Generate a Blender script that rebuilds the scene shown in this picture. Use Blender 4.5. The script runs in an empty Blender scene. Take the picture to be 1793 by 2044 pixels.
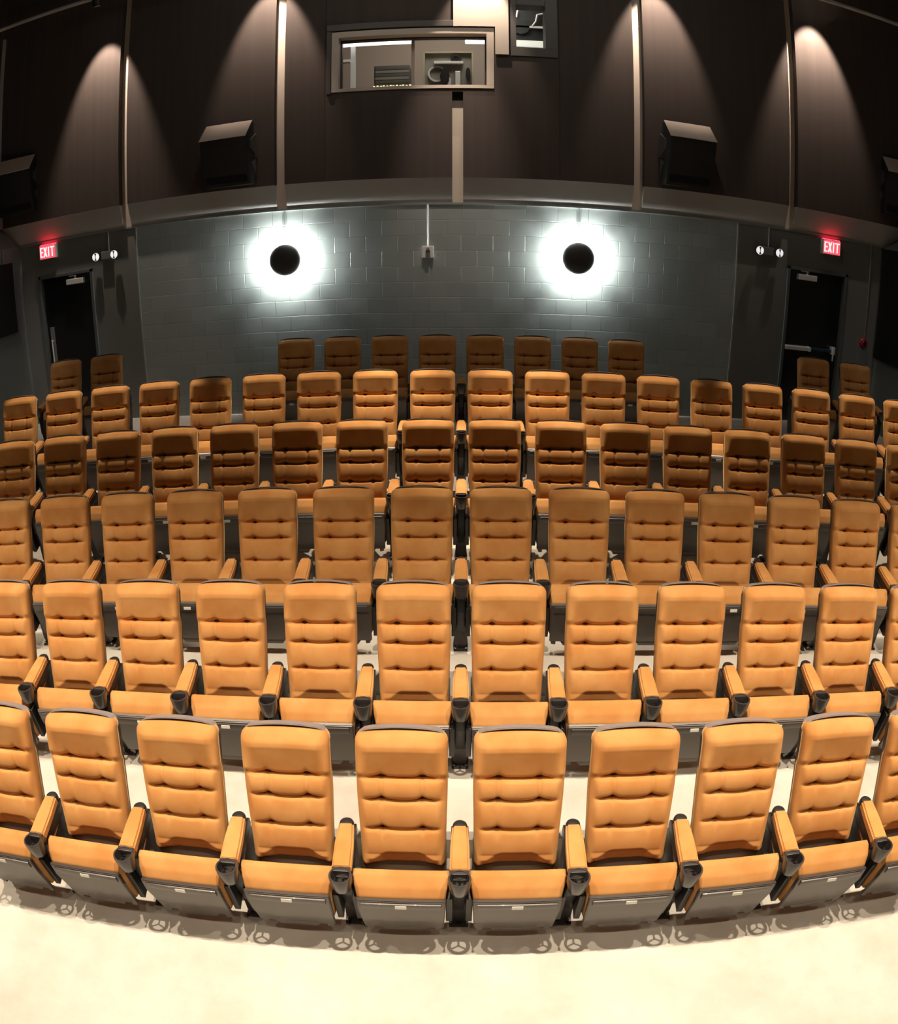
import bpy, bmesh, math, random
from mathutils import Vector, Matrix
random.seed(7)
S = bpy.context.scene
C = S.collection
PI = math.pi

# ---------------------------------------------------------------- camera (fisheye lens, as the photograph)
PITCH, YAW, ROLL = .4080, .0161, .0013
cam = bpy.data.cameras.new('camera')
cam.type = 'PANO'
cam.sensor_fit = 'HORIZONTAL'
cam.sensor_width = 36.0
cam.sensor_height = 36.0 * 2044 / 1793
cam.panorama_type = 'FISHEYE_EQUISOLID'
cam.fisheye_lens = 1405.93 / 1793 * 36.0
cam.fisheye_fov = PI
cam.clip_start = .05
cam_o = bpy.data.objects.new('camera', cam)
C.objects.link(cam_o)
cam_o.matrix_world = (Matrix.Translation((-.0144, 0, 3.31)) @ Matrix.Rotation(YAW, 4, 'Z')
                      @ Matrix.Rotation(PI / 2 - PITCH, 4, 'X') @ Matrix.Rotation(-ROLL, 4, 'Z'))
S.camera = cam_o

# ---------------------------------------------------------------- view, world, lamps
S.view_settings.view_transform = 'Standard'
S.view_settings.look = 'None'
S.view_settings.exposure = 0.0
S.view_settings.gamma = 1.0
S.view_settings.use_curve_mapping = False
w = bpy.data.worlds.new('world'); S.world = w; w.use_nodes = True
w.node_tree.nodes['Background'].inputs[0].default_value = (.9, .8, .7, 1)
w.node_tree.nodes['Background'].inputs[1].default_value = 0.01

def spot(name, loc, target, power, half, color, radius=.04, blend=.5):
    l = bpy.data.lights.new(name, 'SPOT')
    l.energy = power; l.color = color; l.spot_size = 2 * math.radians(half); l.spot_blend = blend
    l.shadow_soft_size = radius
    o = bpy.data.objects.new(name, l); C.objects.link(o)
    o.location = loc
    o.rotation_euler = (Vector(target) - Vector(loc)).to_track_quat('-Z', 'Y').to_euler()
    return o

def area(name, loc, target, power, size, color, size_y=None):
    l = bpy.data.lights.new(name, 'AREA')
    l.energy = power; l.color = color; l.size = size
    if size_y: l.shape = 'RECTANGLE'; l.size_y = size_y
    o = bpy.data.objects.new(name, l); C.objects.link(o)
    o.location = loc
    o.rotation_euler = (Vector(target) - Vector(loc)).to_track_quat('-Z', 'Y').to_euler()
    return o

WARM = (1.0, .84, .65)
for x in (-4.95, -3.3, -1.65, 0, 1.65, 3.3, 4.95):            # front line of ceiling downlights
    spot('house_and_fill_spot', (x, 1.98, 6.0), (x, 2.30, 0), 920, 34, WARM, .022, .95)
for x in (-3.7, -1.25, 0.0, 1.25, 3.7):                        # rear line, over the fifth row
    spot('house_and_fill_spot', (x, 6.72, 6.2), (x, 5.95, 1.5), 900, 17, WARM, .04, .3)
for x in (-4.1, -2.4, -.8, .8, 2.4, 4.1):                      # added fill spots nearer the stage, lightening the seat shadows
    spot('house_and_fill_spot', (x, -.1, 6.2), (x, 1.5, 0), 150, 34, WARM, .12, .9)
WASH = [(-4.75, 8.35, 6.94), (-2.37, 8.35, 7.27), (.20, 8.35, 7.27), (2.42, 8.35, 7.27), (4.74, 8.35, 7.25)]
WASHP = [500, 540, 330, 590, 1050]
spot('column_spot', (-.045, 7.6, 7.4), (-.045, 8.9, 4.25), 520, 15, (1.0, .82, .68), .03, 1.0)
for (x, y, z), p in zip(WASH, WASHP):                          # spots on the pipe grazing the back wall
    spot('wall_spotlight_beam', (x, y, z - .09), (x, y + .66, z - 2.05), p, 25, (1.0, .80, .66), .03, .5)
area('rear_wall_fill', (0, 6.4, 7.4), (0, 8.9, 3.4), 30, 5.0, (1, .96, .90), 1.0)  # added area fill, lifts the back wall and soffit
YL0 = 8.92
for x, z in ((-2.24, 2.947), (1.47, 2.941)):                   # lamp bulbs behind the two black domes
    for k in range(4):
        l = bpy.data.lights.new('sconce_bulb', 'POINT'); l.energy = 150; l.color = (.95, 1.0, .97); l.shadow_soft_size = .010
        o = bpy.data.objects.new('sconce_bulb', l); C.objects.link(o)
        o.location = (x + .10 * math.cos(PI / 4 + PI / 2 * k), YL0 - .034, z + .10 * math.sin(PI / 4 + PI / 2 * k))
spot('side_fill_left', (-5.2, 5.4, 6.6), (-6.4, 7.8, 1.6), 260, 20, (1, .95, .88), .5, .9)  # two added fill spots without fixtures, brightening the side walls
spot('side_fill_right', (5.0, 5.4, 6.6), (6.1, 7.8, 1.6), 120, 20, (1, .95, .88), .5, .9)

# ---------------------------------------------------------------- materials
def mat(name, col, rough=.6, metal=0, spec=.5, noise=None, bump=None, emit=None, sheen=0, coat=0):
    m = bpy.data.materials.new(name); m.use_nodes = True
    nt = m.node_tree; b = nt.nodes['Principled BSDF']
    b.inputs['Base Color'].default_value = (*col, 1)
    b.inputs['Roughness'].default_value = rough
    b.inputs['Metallic'].default_value = metal
    b.inputs['Specular IOR Level'].default_value = spec
    if sheen:
        b.inputs['Sheen Weight'].default_value = sheen
        b.inputs['Sheen Roughness'].default_value = .35
        b.inputs['Sheen Tint'].default_value = (1, .75, .40, 1)
    if coat: b.inputs['Coat Weight'].default_value = coat
    tc = nt.nodes.new('ShaderNodeTexCoord')
    if noise:
        scale, amt = noise
        n = nt.nodes.new('ShaderNodeTexNoise'); n.inputs['Scale'].default_value = scale; n.inputs['Detail'].default_value = 4
        nt.links.new(tc.outputs['Object'], n.inputs['Vector'])
        mx = nt.nodes.new('ShaderNodeMix'); mx.data_type = 'RGBA'
        mx.inputs['A'].default_value = (*[c * (1 - amt) for c in col], 1)
        mx.inputs['B'].default_value = (*[min(1, c * (1 + amt)) for c in col], 1)
        nt.links.new(n.outputs['Fac'], mx.inputs['Factor'])
        nt.links.new(mx.outputs['Result'], b.inputs['Base Color'])
    if bump:
        scale, st = bump
        n = nt.nodes.new('ShaderNodeTexNoise'); n.inputs['Scale'].default_value = scale; n.inputs['Detail'].default_value = 3
        nt.links.new(tc.outputs['Object'], n.inputs['Vector'])
        bp = nt.nodes.new('ShaderNodeBump'); bp.inputs['Strength'].default_value = st; bp.inputs['Distance'].default_value = .01
        nt.links.new(n.outputs['Fac'], bp.inputs['Height']); nt.links.new(bp.outputs['Normal'], b.inputs['Normal'])
    if emit:
        b.inputs['Emission Color'].default_value = (*emit[0], 1); b.inputs['Emission Strength'].default_value = emit[1]
    return m

def suede_mat():
    m = mat('ochre_suede', (.56, .235, .045), rough=.85, spec=.15, sheen=.35, bump=(260, .06))
    nt = m.node_tree; b = nt.nodes['Principled BSDF']
    oi = nt.nodes.new('ShaderNodeObjectInfo'); tc = nt.nodes['Texture Coordinate']
    add = nt.nodes.new('ShaderNodeVectorMath'); add.operation = 'ADD'
    sc = nt.nodes.new('ShaderNodeVectorMath'); sc.operation = 'SCALE'; sc.inputs['Scale'].default_value = 37.0
    cx = nt.nodes.new('ShaderNodeCombineXYZ')
    nt.links.new(oi.outputs['Random'], cx.inputs[0]); nt.links.new(oi.outputs['Random'], cx.inputs[1])
    nt.links.new(cx.outputs[0], sc.inputs[0]); nt.links.new(tc.outputs['Object'], add.inputs[0]); nt.links.new(sc.outputs[0], add.inputs[1])
    n = nt.nodes.new('ShaderNodeTexNoise'); n.inputs['Scale'].default_value = 5.5; n.inputs['Detail'].default_value = 5
    nt.links.new(add.outputs[0], n.inputs['Vector'])
    r = nt.nodes.new('ShaderNodeValToRGB')
    r.color_ramp.elements[0].position = .32; r.color_ramp.elements[0].color = (.50, .213, .060, 1)
    r.color_ramp.elements[1].position = .70; r.color_ramp.elements[1].color = (.60, .300, .104, 1)
    nt.links.new(n.outputs['Fac'], r.inputs[0]); nt.links.new(r.outputs[0], b.inputs['Base Color'])
    return m

def block_mat():
    m = mat('painted_block', (.1, .1, .1), rough=.45, spec=.35)
    nt = m.node_tree; b = nt.nodes['Principled BSDF']; tc = nt.nodes['Texture Coordinate']
    sp = nt.nodes.new('ShaderNodeSeparateXYZ'); cb = nt.nodes.new('ShaderNodeCombineXYZ')
    nt.links.new(tc.outputs['Object'], sp.inputs[0]); nt.links.new(sp.outputs[0], cb.inputs[0]); nt.links.new(sp.outputs[2], cb.inputs[1])
    nz = nt.nodes.new('ShaderNodeTexNoise'); nz.inputs['Scale'].default_value = 3.0
    nt.links.new(cb.outputs[0], nz.inputs['Vector'])
    br = nt.nodes.new('ShaderNodeTexBrick')
    br.inputs['Scale'].default_value = 1.0; br.inputs['Brick Width'].default_value = .40; br.inputs['Row Height'].default_value = .20
    br.inputs['Mortar Size'].default_value = .005; br.inputs['Mortar Smooth'].default_value = .4
    br.inputs['Color1'].default_value = (.27, .30, .287, 1); br.inputs['Color2'].default_value = (.31, .34, .327, 1)
    br.inputs['Mortar'].default_value = (.23, .255, .245, 1)
    nt.links.new(cb.outputs[0], br.inputs['Vector'])
    nt.links.new(br.outputs['Color'], b.inputs['Base Color'])
    inv = nt.nodes.new('ShaderNodeMath'); inv.operation = 'MULTIPLY_ADD'; inv.inputs[1].default_value = -1; inv.inputs[2].default_value = 1
    nt.links.new(br.outputs['Fac'], inv.inputs[0])
    ml = nt.nodes.new('ShaderNodeMath'); ml.operation = 'MULTIPLY_ADD'; ml.inputs[1].default_value = .5
    nt.links.new(nz.outputs['Fac'], ml.inputs[0]); nt.links.new(inv.outputs[0], ml.inputs[2])
    bp = nt.nodes.new('ShaderNodeBump'); bp.inputs['Strength'].default_value = .55; bp.inputs['Distance'].default_value = .006
    nt.links.new(ml.outputs[0], bp.inputs['Height']); nt.links.new(bp.outputs['Normal'], b.inputs['Normal'])
    return m

def floor_mat():
    m = mat('pale_concrete', (.6, .55, .45), rough=.55, spec=.3)
    nt = m.node_tree; b = nt.nodes['Principled BSDF']; tc = nt.nodes['Texture Coordinate']
    n = nt.nodes.new('ShaderNodeTexNoise'); n.inputs['Scale'].default_value = 1.6; n.inputs['Detail'].default_value = 8; n.inputs['Roughness'].default_value = .65
    nt.links.new(tc.outputs['Object'], n.inputs['Vector'])
    r = nt.nodes.new('ShaderNodeValToRGB')
    r.color_ramp.elements[0].position = .30; r.color_ramp.elements[0].color = (.50, .45, .38, 1)
    r.color_ramp.elements[1].position = .62; r.color_ramp.elements[1].color = (.64, .605, .54, 1)
    nt.links.new(n.outputs['Fac'], r.inputs[0]); nt.links.new(r.outputs[0], b.inputs['Base Color'])
    return m

def panel_mat():
    m = mat('brown_black_fabric', (.05, .041, .036), rough=.95, spec=.1, sheen=0)
    nt = m.node_tree; b = nt.nodes['Principled BSDF']; tc = nt.nodes['Texture Coordinate']
    mp = nt.nodes.new('ShaderNodeMapping'); mp.inputs['Scale'].default_value = (14, 14, .4)
    n = nt.nodes.new('ShaderNodeTexNoise'); n.inputs['Scale'].default_value = 1.0; n.inputs['Detail'].default_value = 4
    nt.links.new(tc.outputs['Object'], mp.inputs[0]); nt.links.new(mp.outputs[0], n.inputs['Vector'])
    r = nt.nodes.new('ShaderNodeValToRGB')
    r.color_ramp.elements[0].color = (.058, .047, .041, 1); r.color_ramp.elements[1].color = (.080, .065, .058, 1)
    nt.links.new(n.outputs['Fac'], r.inputs[0]); nt.links.new(r.outputs[0], b.inputs['Base Color'])
    return m

SUEDE = suede_mat()
BLOCK = block_mat()
FLOOR = floor_mat()
PANEL = panel_mat()
SHELL = mat('grey_plastic_shell', (.060, .045, .037), rough=.36, spec=.5, coat=.2)
HILITE = mat('shell_top_highlight', (.24, .21, .21), rough=.25, spec=.8)  # highlight on the shell's top edge, put into the colour
CUPM = mat('dark_cup_plastic', (.040, .034, .033), rough=.33, coat=.4)
BLACK = mat('black_plastic', (.018, .017, .018), rough=.42)
STEEL = mat('dark_steel', (.05, .045, .045), rough=.4, metal=.3)
CHROME = mat('chrome', (.75, .75, .75), rough=.2, metal=1)
PLATE = mat('ivory_number_plate', (.75, .72, .62), rough=.4)
BLACKDUCT = mat('black_paint', (.010, .010, .010), rough=.8, spec=.2)
WALLDK = mat('dark_grey_paint', (.175, .178, .168), rough=.55, noise=(2, .08), bump=(120, .05))
WALLSIDE = mat('side_wall_paint', (.16, .172, .164), rough=.55, noise=(2, .08))
SOFFIT = mat('warm_grey_paint', (.40, .39, .37), rough=.7, noise=(1.5, .06))
BEIGE = mat('beige_steel_paint', (.50, .43, .35), rough=.6)
FRAMEB = mat('beige_frame_paint', (.46, .39, .32), rough=.5)
DARKFR = mat('dark_bronze_frame', (.07, .06, .052), rough=.5)
DOOR = mat('black_gloss_door', (.012, .012, .013), rough=.22, spec=.6)
DFRAME = mat('door_frame_grey', (.11, .125, .12), rough=.35)
ALU = mat('brushed_aluminium', (.80, .80, .78), rough=.35, metal=.15)
WHITE = mat('white_enamel', (.8, .8, .78), rough=.4)
GREYM = mat('conduit_grey', (.17, .18, .175), rough=.4)
TRIML = mat('metal_edge_trim', (.32, .33, .32), rough=.35, metal=.3)
RED = mat('red_enamel', (.42, .012, .015), rough=.35)
CEIL = mat('black_ceiling', (.012, .011, .010), rough=.9)
BOOTHW = mat('booth_wall_paint', (.36, .30, .25), rough=.8)
GLASS = mat('window_glass', (1, 1, 1), rough=.02)
_b = GLASS.node_tree.nodes['Principled BSDF']; _b.inputs['Transmission Weight'].default_value = 1; _b.inputs['IOR'].default_value = 1.1
RACKM = mat('rack_grey', (.12, .115, .10), rough=.5)
PROJM = mat('projector_grey', (.27, .26, .22), rough=.45)
TUBE = mat('fluorescent_tube', (1, 1, 1), emit=((1.0, .95, .90), 1.6))
LEDM = mat('amber_indicator', (1, .8, .5), emit=((1, .78, .45), 1.4))
EXITR = mat('exit_red_glow', (.6, .02, .04), emit=((1.0, .09, .13), 1.3))
EXITW = mat('exit_letter_glow', (1, .9, .9), emit=((1.0, .80, .78), 1.15))
EDGER = mat('exit_edge_glow', (.6, .02, .04), emit=((1.0, .02, .05), 9.0))
LENS = mat('lamp_lens_glow', (1, 1, 1), emit=((.95, 1.0, 1.0), 4.0))
EMLENS = mat('emergency_lens', (.85, .85, .85), rough=.3, emit=((1, 1, 1), .75))
REFL = mat('reflector_chrome', (.9, .9, .9), rough=.12, metal=1)

# ---------------------------------------------------------------- mesh helpers
def mesh_obj(name, bm, m, parent=None, smooth=False, autos=None):
    me = bpy.data.meshes.new(name)
    bmesh.ops.recalc_face_normals(bm, faces=bm.faces)
    bm.to_mesh(me); bm.free()
    for mm in (m if isinstance(m, (list, tuple)) else [m]): me.materials.append(mm)
    if smooth:
        for p in me.polygons: p.use_smooth = True
    if autos is not None:
        me.set_sharp_from_angle(angle=math.radians(autos))
        for p in me.polygons: p.use_smooth = True
    o = bpy.data.objects.new(name, me); C.objects.link(o)
    if parent: o.parent = parent
    return o

def NB(): return bmesh.new()

def box(bm, x0, x1, y0, y1, z0, z1, bev=0, seg=2, mtx=None, mi=0):
    t = bmesh.new()
    vs = [t.verts.new((x, y, z)) for x in (x0, x1) for y in (y0, y1) for z in (z0, z1)]
    for f in ((0, 1, 3, 2), (4, 6, 7, 5), (0, 4, 5, 1), (2, 3, 7, 6), (0, 2, 6, 4), (1, 5, 7, 3)):
        t.faces.new([vs[i] for i in f])
    if bev: bmesh.ops.bevel(t, geom=list(t.edges), offset=bev, segments=seg, affect='EDGES', profile=.6)
    _merge(bm, t, mtx, mi)

def prism(bm, poly, x0, x1, axis='X', bev=0, seg=2, mtx=None, mi=0):
    """poly: list of 2-D points. axis X -> (y,z) extruded along x; Y -> (x,z) along y; Z -> (x,y) along z"""
    t = bmesh.new()
    def P(a, b, e):
        return (e, a, b) if axis == 'X' else (a, e, b) if axis == 'Y' else (a, b, e)
    A = [t.verts.new(P(a, b, x0)) for a, b in poly]; B = [t.verts.new(P(a, b, x1)) for a, b in poly]
    t.faces.new(A); t.faces.new(B[::-1])
    n = len(poly)
    for i in range(n): t.faces.new((A[i], B[i], B[(i + 1) % n], A[(i + 1) % n]))
    bmesh.ops.recalc_face_normals(t, faces=t.faces)
    if bev: bmesh.ops.bevel(t, geom=list(t.edges), offset=bev, segments=seg, affect='EDGES', profile=.6)
    _merge(bm, t, mtx, mi)

def _merge(bm, t, mtx=None, mi=0):
    if mtx: bmesh.ops.transform(t, matrix=mtx, verts=t.verts)
    bmesh.ops.recalc_face_normals(t, faces=t.faces)
    d = {v: bm.verts.new(v.co) for v in t.verts}
    for f in t.faces:
        nf = bm.faces.new([d[v] for v in f.verts]); nf.material_index = mi
    t.free()

def tube(bm, p0, p1, r, n=12, r1=None, caps=True):
    p0 = Vector(p0); p1 = Vector(p1); d = (p1 - p0).normalized()
    q = d.to_track_quat('Z', 'Y').to_matrix(); r1 = r if r1 is None else r1
    A = [bm.verts.new(p0 + q @ Vector((math.cos(2 * PI * i / n) * r, math.sin(2 * PI * i / n) * r, 0))) for i in range(n)]
    B = [bm.verts.new(p1 + q @ Vector((math.cos(2 * PI * i / n) * r1, math.sin(2 * PI * i / n) * r1, 0))) for i in range(n)]
    for i in range(n): bm.faces.new((A[i], A[(i + 1) % n], B[(i + 1) % n], B[i]))
    if caps: bm.faces.new(A[::-1]); bm.faces.new(B)

def lathe(bm, prof, n=32, mtx=None):
    """prof: (r, z) pairs about local Z"""
    t = bmesh.new(); rings = []
    for r, z in prof:
        if r < 1e-6: rings.append([t.verts.new((0, 0, z))])
        else: rings.append([t.verts.new((r * math.cos(2 * PI * i / n), r * math.sin(2 * PI * i / n), z)) for i in range(n)])
    for a, b in zip(rings, rings[1:]):
        for i in range(n):
            j = (i + 1) % n
            if len(a) == 1 and len(b) == 1: continue
            if len(a) == 1: t.faces.new((a[0], b[i], b[j]))
            elif len(b) == 1: t.faces.new((a[i], a[j], b[0]))
            else: t.faces.new((a[i], a[j], b[j], b[i]))
    _merge(bm, t, mtx)

def empty(name, loc=(0, 0, 0), rz=0):
    o = bpy.data.objects.new(name, None); C.objects.link(o); o.location = loc; o.rotation_euler = (0, 0, rz)
    o.empty_display_size = .1
    return o
def tag(o, label, cat, group=None):
    o['label'] = label; o['category'] = cat
    if group: o['group'] = group
    return o
def struct(o, label=None):
    o['kind'] = 'structure'
    if label: o['label'] = label
    return o
def copy_tree(o, parent=None):
    c = o.copy(); C.objects.link(c)
    if parent: c.parent = parent
    for ch in list(o.children): copy_tree(ch, c)
    return c

# ---------------------------------------------------------------- room
YU, YL = 8.80, 8.92
XL, XR = -6.385, 6.07          # lower side walls
UL, UR = -6.66, 6.62           # upper side walls
ZT, ZB = 3.94, 3.62            # soffit top and bottom
ZC = 7.9
CV = .0187                     # row curvature
ROWY = [2.47, 3.57, 4.60, 5.68, 6.73, 8.21]
ROWZ = [0, .18, .38, .57, .78, .89]

# stepped floor with curved risers
bm = NB()
NX = 64
xs = [UL - .1 + (UR - UL + .2) * i / NX for i in range(NX + 1)]
edges = [(-5.0, 0.0, 0.0)] + [(ROWY[i - 1] + .13, ROWZ[i - 1], CV) for i in range(1, 6)]
prev = None
lines = [[bm.verts.new((x, -5.0, 0)) for x in xs]]
for i in range(1, 6):
    Y = ROWY[i - 1] + .13
    lines.append([bm.verts.new((x, Y - CV * x * x, ROWZ[i - 1])) for x in xs])
    lines.append([bm.verts.new((x, Y - CV * x * x, ROWZ[i])) for x in xs])
lines.append([bm.verts.new((x, 9.2, ROWZ[5])) for x in xs])
for a, b in zip(lines, lines[1:]):
    for i in range(NX): bm.faces.new((a[i], a[i + 1], b[i + 1], b[i]))
struct(mesh_obj('floor', bm, FLOOR))

# back wall, lower: block wall between the two edge trims, flat walls with doorways outside
T1, T2 = -4.37, 3.64
bm = NB(); box(bm, T1, T2, YL, YL + .25, 0, ZB + .3)
struct(mesh_obj('wall_back', bm, BLOCK))
DL0, DL1 = -6.07, -5.10      # left doorway
DR0, DR1 = 4.42, 5.43        # right doorway
DZ = 3.11
bm = NB()
for a, b in ((UL - .1, DL0), (DL1, T1)): box(bm, a, b, YL, YL + .25, 0, ZB + .3)
box(bm, DL0, DL1, YL, YL + .25, DZ, ZB + .3)
struct(mesh_obj('wall_back_left', bm, WALLDK))
bm = NB()
for a, b in ((T2, DR0), (DR1, UR + .1)): box(bm, a, b, YL, YL + .25, 0, ZB + .3)
box(bm, DR0, DR1, YL, YL + .25, DZ, ZB + .3)
struct(mesh_obj('wall_back_right', bm, WALLDK))
for n, x in ((1, T1), (2, T2)):
    bm = NB(); box(bm, x - .010, x + .010, YL - .006, YL, ROWZ[5], ZB)
    struct(mesh_obj('trim_%d' % n, bm, TRIML))
bm = NB(); box(bm, XL, XR, YL - .02, YL, ZB - .022, ZB + .004)
struct(mesh_obj('trim_3', bm, TRIML))

# upper back wall: fabric panels standing proud of the columns
COLS = [(-4.555, -4.425), (-2.33, -2.20), (-.112, .022), (2.15, 2.285), (4.345, 4.475)]
WIN = (-1.60, .40, 5.12, 5.97)
PORT = (.62, 1.19, 5.60, 7.0)
bm = NB()
YP = YU + .14
ZS = 5.08
def pan(x0, x1, z0, z1): box(bm, x0, x1, YU, YP, z0, z1)
pan(UL - .1, COLS[0][0], ZT, ZC); pan(COLS[0][1], COLS[1][0], ZT, ZC)
pan(COLS[3][1], COLS[4][0], ZT, ZC); pan(COLS[4][1], UR + .1, ZT, ZC)
pan(COLS[1][1], -1.684, ZT, ZC)
pan(-1.68, COLS[2][0], ZT, ZS); pan(COLS[2][1], 1.205, ZT, ZS)
pan(1.209, COLS[3][0], ZT, ZC)
pan(-1.68, WIN[0], ZS, WIN[3]); pan(-1.68, PORT[0], WIN[3], ZC); pan(-1.60, 1.205, ZS, WIN[2])
pan(WIN[1], PORT[0], WIN[2], WIN[3]); pan(PORT[0], 1.205, WIN[2], PORT[2]); pan(PORT[1], 1.205, PORT[2], ZC)
pan(PORT[0], PORT[1], PORT[3], ZC)
struct(mesh_obj('wall_back_upper', bm, PANEL))
# backing between panels, with the booth openings left free
bm = NB()
for x0, x1, z0, z1 in ((UL - .1, WIN[0], ZB, ZC), (PORT[1], UR + .1, ZB, ZC), (WIN[0], PORT[1], ZB, WIN[2]),
                       (WIN[1], PORT[0], WIN[2], ZC), (PORT[0], PORT[1], WIN[2], PORT[2]), (WIN[0], WIN[1], WIN[3], ZC), (PORT[0], PORT[1], PORT[3], ZC)):
    box(bm, x0, x1, YL + .03, YL + .20, z0, z1)
struct(mesh_obj('wall_back_core', bm, BLACKDUCT))
# soffit band: slopes back from the panels to the lower wall, cut at the columns
bm = NB()
cuts = [UL - .1] + [v for c in COLS for v in c] + [UR + .1]
for i in range(0, len(cuts), 2):
    prism(bm, [(YU, ZT), (YL + .14, ZT), (YL + .14, ZB), (YL - .004, ZB)], cuts[i], cuts[i + 1], 'X')
struct(mesh_obj('trim_4', bm, SOFFIT), 'sloping grey soffit band across the back wall')
for n, (a, b) in enumerate(COLS):
    top = ZC if n != 2 else 4.975
    bm = NB(); box(bm, a, b, YL - .012, YL + .06, ZB - .005, top)
    o = mesh_obj('steel_column', bm, BEIGE)
    tag(o, ['pale beige wall column at far left, nearest the left exit door', 'pale beige wall column left of the projection booth window',
            'short pale beige column with black top directly under the booth window', 'pale beige wall column right of the booth windows',
            'pale beige wall column at far right, nearest the right exit door'][n], 'column', 'columns in the upper back wall')
    if n == 2:
        bm = NB(); box(bm, a, b, YL - .012, YL + .06, 4.975, 5.075)
        c = mesh_obj('column_cap', bm, BLACK, o); c['label'] = 'black cap'

# side walls, ceiling, wall behind the camera
def side(name, xin, xup, sgn):
    bm = NB()
    t = .15 * sgn
    box(bm, min(xin, xin + 3 * t), max(xin, xin + 3 * t), -5, YL, -.2, ZB)
    prism(bm, [(xin, ZB), (xin + 3.2 * t, ZB), (xin + 3.2 * t, ZT), (xup, ZT)], -5, YU + .05, 'Y')
    struct(mesh_obj(name, bm, WALLSIDE))
    bm = NB()
    box(bm, min(xup, xup + t), max(xup, xup + t), -5, YU, ZT, ZC)
    struct(mesh_obj(name + '_upper', bm, PANEL))
side('wall_left', XL, UL, -1); side('wall_right', XR, UR, 1)
bm = NB(); box(bm, UL - .2, UR + .2, -5, 9.2, ZC, ZC + .15)
struct(mesh_obj('ceiling', bm, CEIL))
bm = NB(); box(bm, UL - .3, UR + .3, -5.2, -5, -.2, ZC)
struct(mesh_obj('wall_front', bm, BOOTHW))
# slim grey corner strips beside the outer fabric panels
for n, x, sg in ((5, UL, 1), (6, UR, -1)):
    bm = NB(); box(bm, min(x, x + .035 * sg), max(x, x + .035 * sg), YU - .05, YU, ZT, 7.0)
    struct(mesh_obj('trim_%d' % n, bm, SOFFIT))

# ---------------------------------------------------------------- doors
def door(n, x0, x1, hinge_left):
    bm = NB(); fw = .045
    box(bm, x0, x0 + fw, YL - .025, YL + .12, ROWZ[5], DZ, .004)
    box(bm, x1 - fw, x1, YL - .025, YL + .12, ROWZ[5], DZ, .004)
    box(bm, x0, x1, YL - .025, YL + .12, DZ - fw, DZ, .004)
    fr = struct(mesh_obj('door_%d' % n, bm, DFRAME))
    bm = NB(); box(bm, x0 + fw + .003, x1 - fw - .003, YL + .055, YL + .10, ROWZ[5] + .01, DZ - fw - .004, .003)
    leaf = mesh_obj('door_leaf', bm, DOOR, fr)
    return fr, leaf
d1, leaf1 = door(1, DL0, DL1, True)
d1['label'] = 'black exit door with vertical pull handle at left of back wall'
d2, leaf2 = door(2, DR0, DR1, False)
d2['label'] = 'black exit door with panic bar at right of back wall'
# closers
def closer(par, x0, x1, z0, z1):
    bm = NB(); box(bm, x0, x1, YL - .035, YL + .055, z0, z1, .008)
    tube(bm, ((x0 + x1) / 2, YL + .0, z1), ((x0 + x1) / 2, YL + .0, z1 + .035), .012)
    box(bm, (x0 + x1) / 2 - .10, (x0 + x1) / 2 + .02, YL - .012, YL + .008, z1 + .035, z1 + .05)
    c = mesh_obj('door_closer', bm, ALU, par); c['label'] = 'aluminium overhead closer'
closer(leaf1, -5.56, -5.27, 2.925, 3.005)
closer(leaf2, 4.60, 4.90, 2.935, 3.015)
bm = NB(); box(bm, -5.975, -5.90, YL + .045, YL + .056, 1.55, 2.33, .002)
o = mesh_obj('push_plate', bm, GREYM, leaf1); o['label'] = 'grey vertical plate'
bm = NB(); tube(bm, (-5.937, YL + .01, 1.75), (-5.937, YL + .01, 2.15), .012); tube(bm, (-5.937, YL + .05, 1.78), (-5.937, YL + .01, 1.78), .010); tube(bm, (-5.937, YL + .05, 2.12), (-5.937, YL + .01, 2.12), .010)
mesh_obj('pull_handle', bm, ALU, leaf1, autos=40)
bm = NB(); box(bm, 4.48, 4.88, YL - .03, YL + .056, 1.935, 1.99, .008); box(bm, 4.86, 4.90, YL - .035, YL + .056, 1.93, 1.995, .004)
pb = mesh_obj('panic_bar', bm, ALU, leaf2); pb['label'] = 'aluminium panic bar'
bm = NB(); box(bm, 4.90, 5.29, YL - .01, YL + .05, 1.95, 1.985, .004)
o = mesh_obj('bar_rail', bm, mat('blue_black_rail', (.02, .05, .09), rough=.3), pb); o['label'] = 'dark blue rail'
bm = NB(); box(bm, 5.265, 5.32, YL - .035, YL + .056, 1.92, 2.03, .008); tube(bm, (5.292, YL - .02, 1.92), (5.292, YL - .02, 1.83), .012)
mesh_obj('latch_case', bm, ALU, pb)

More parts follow.
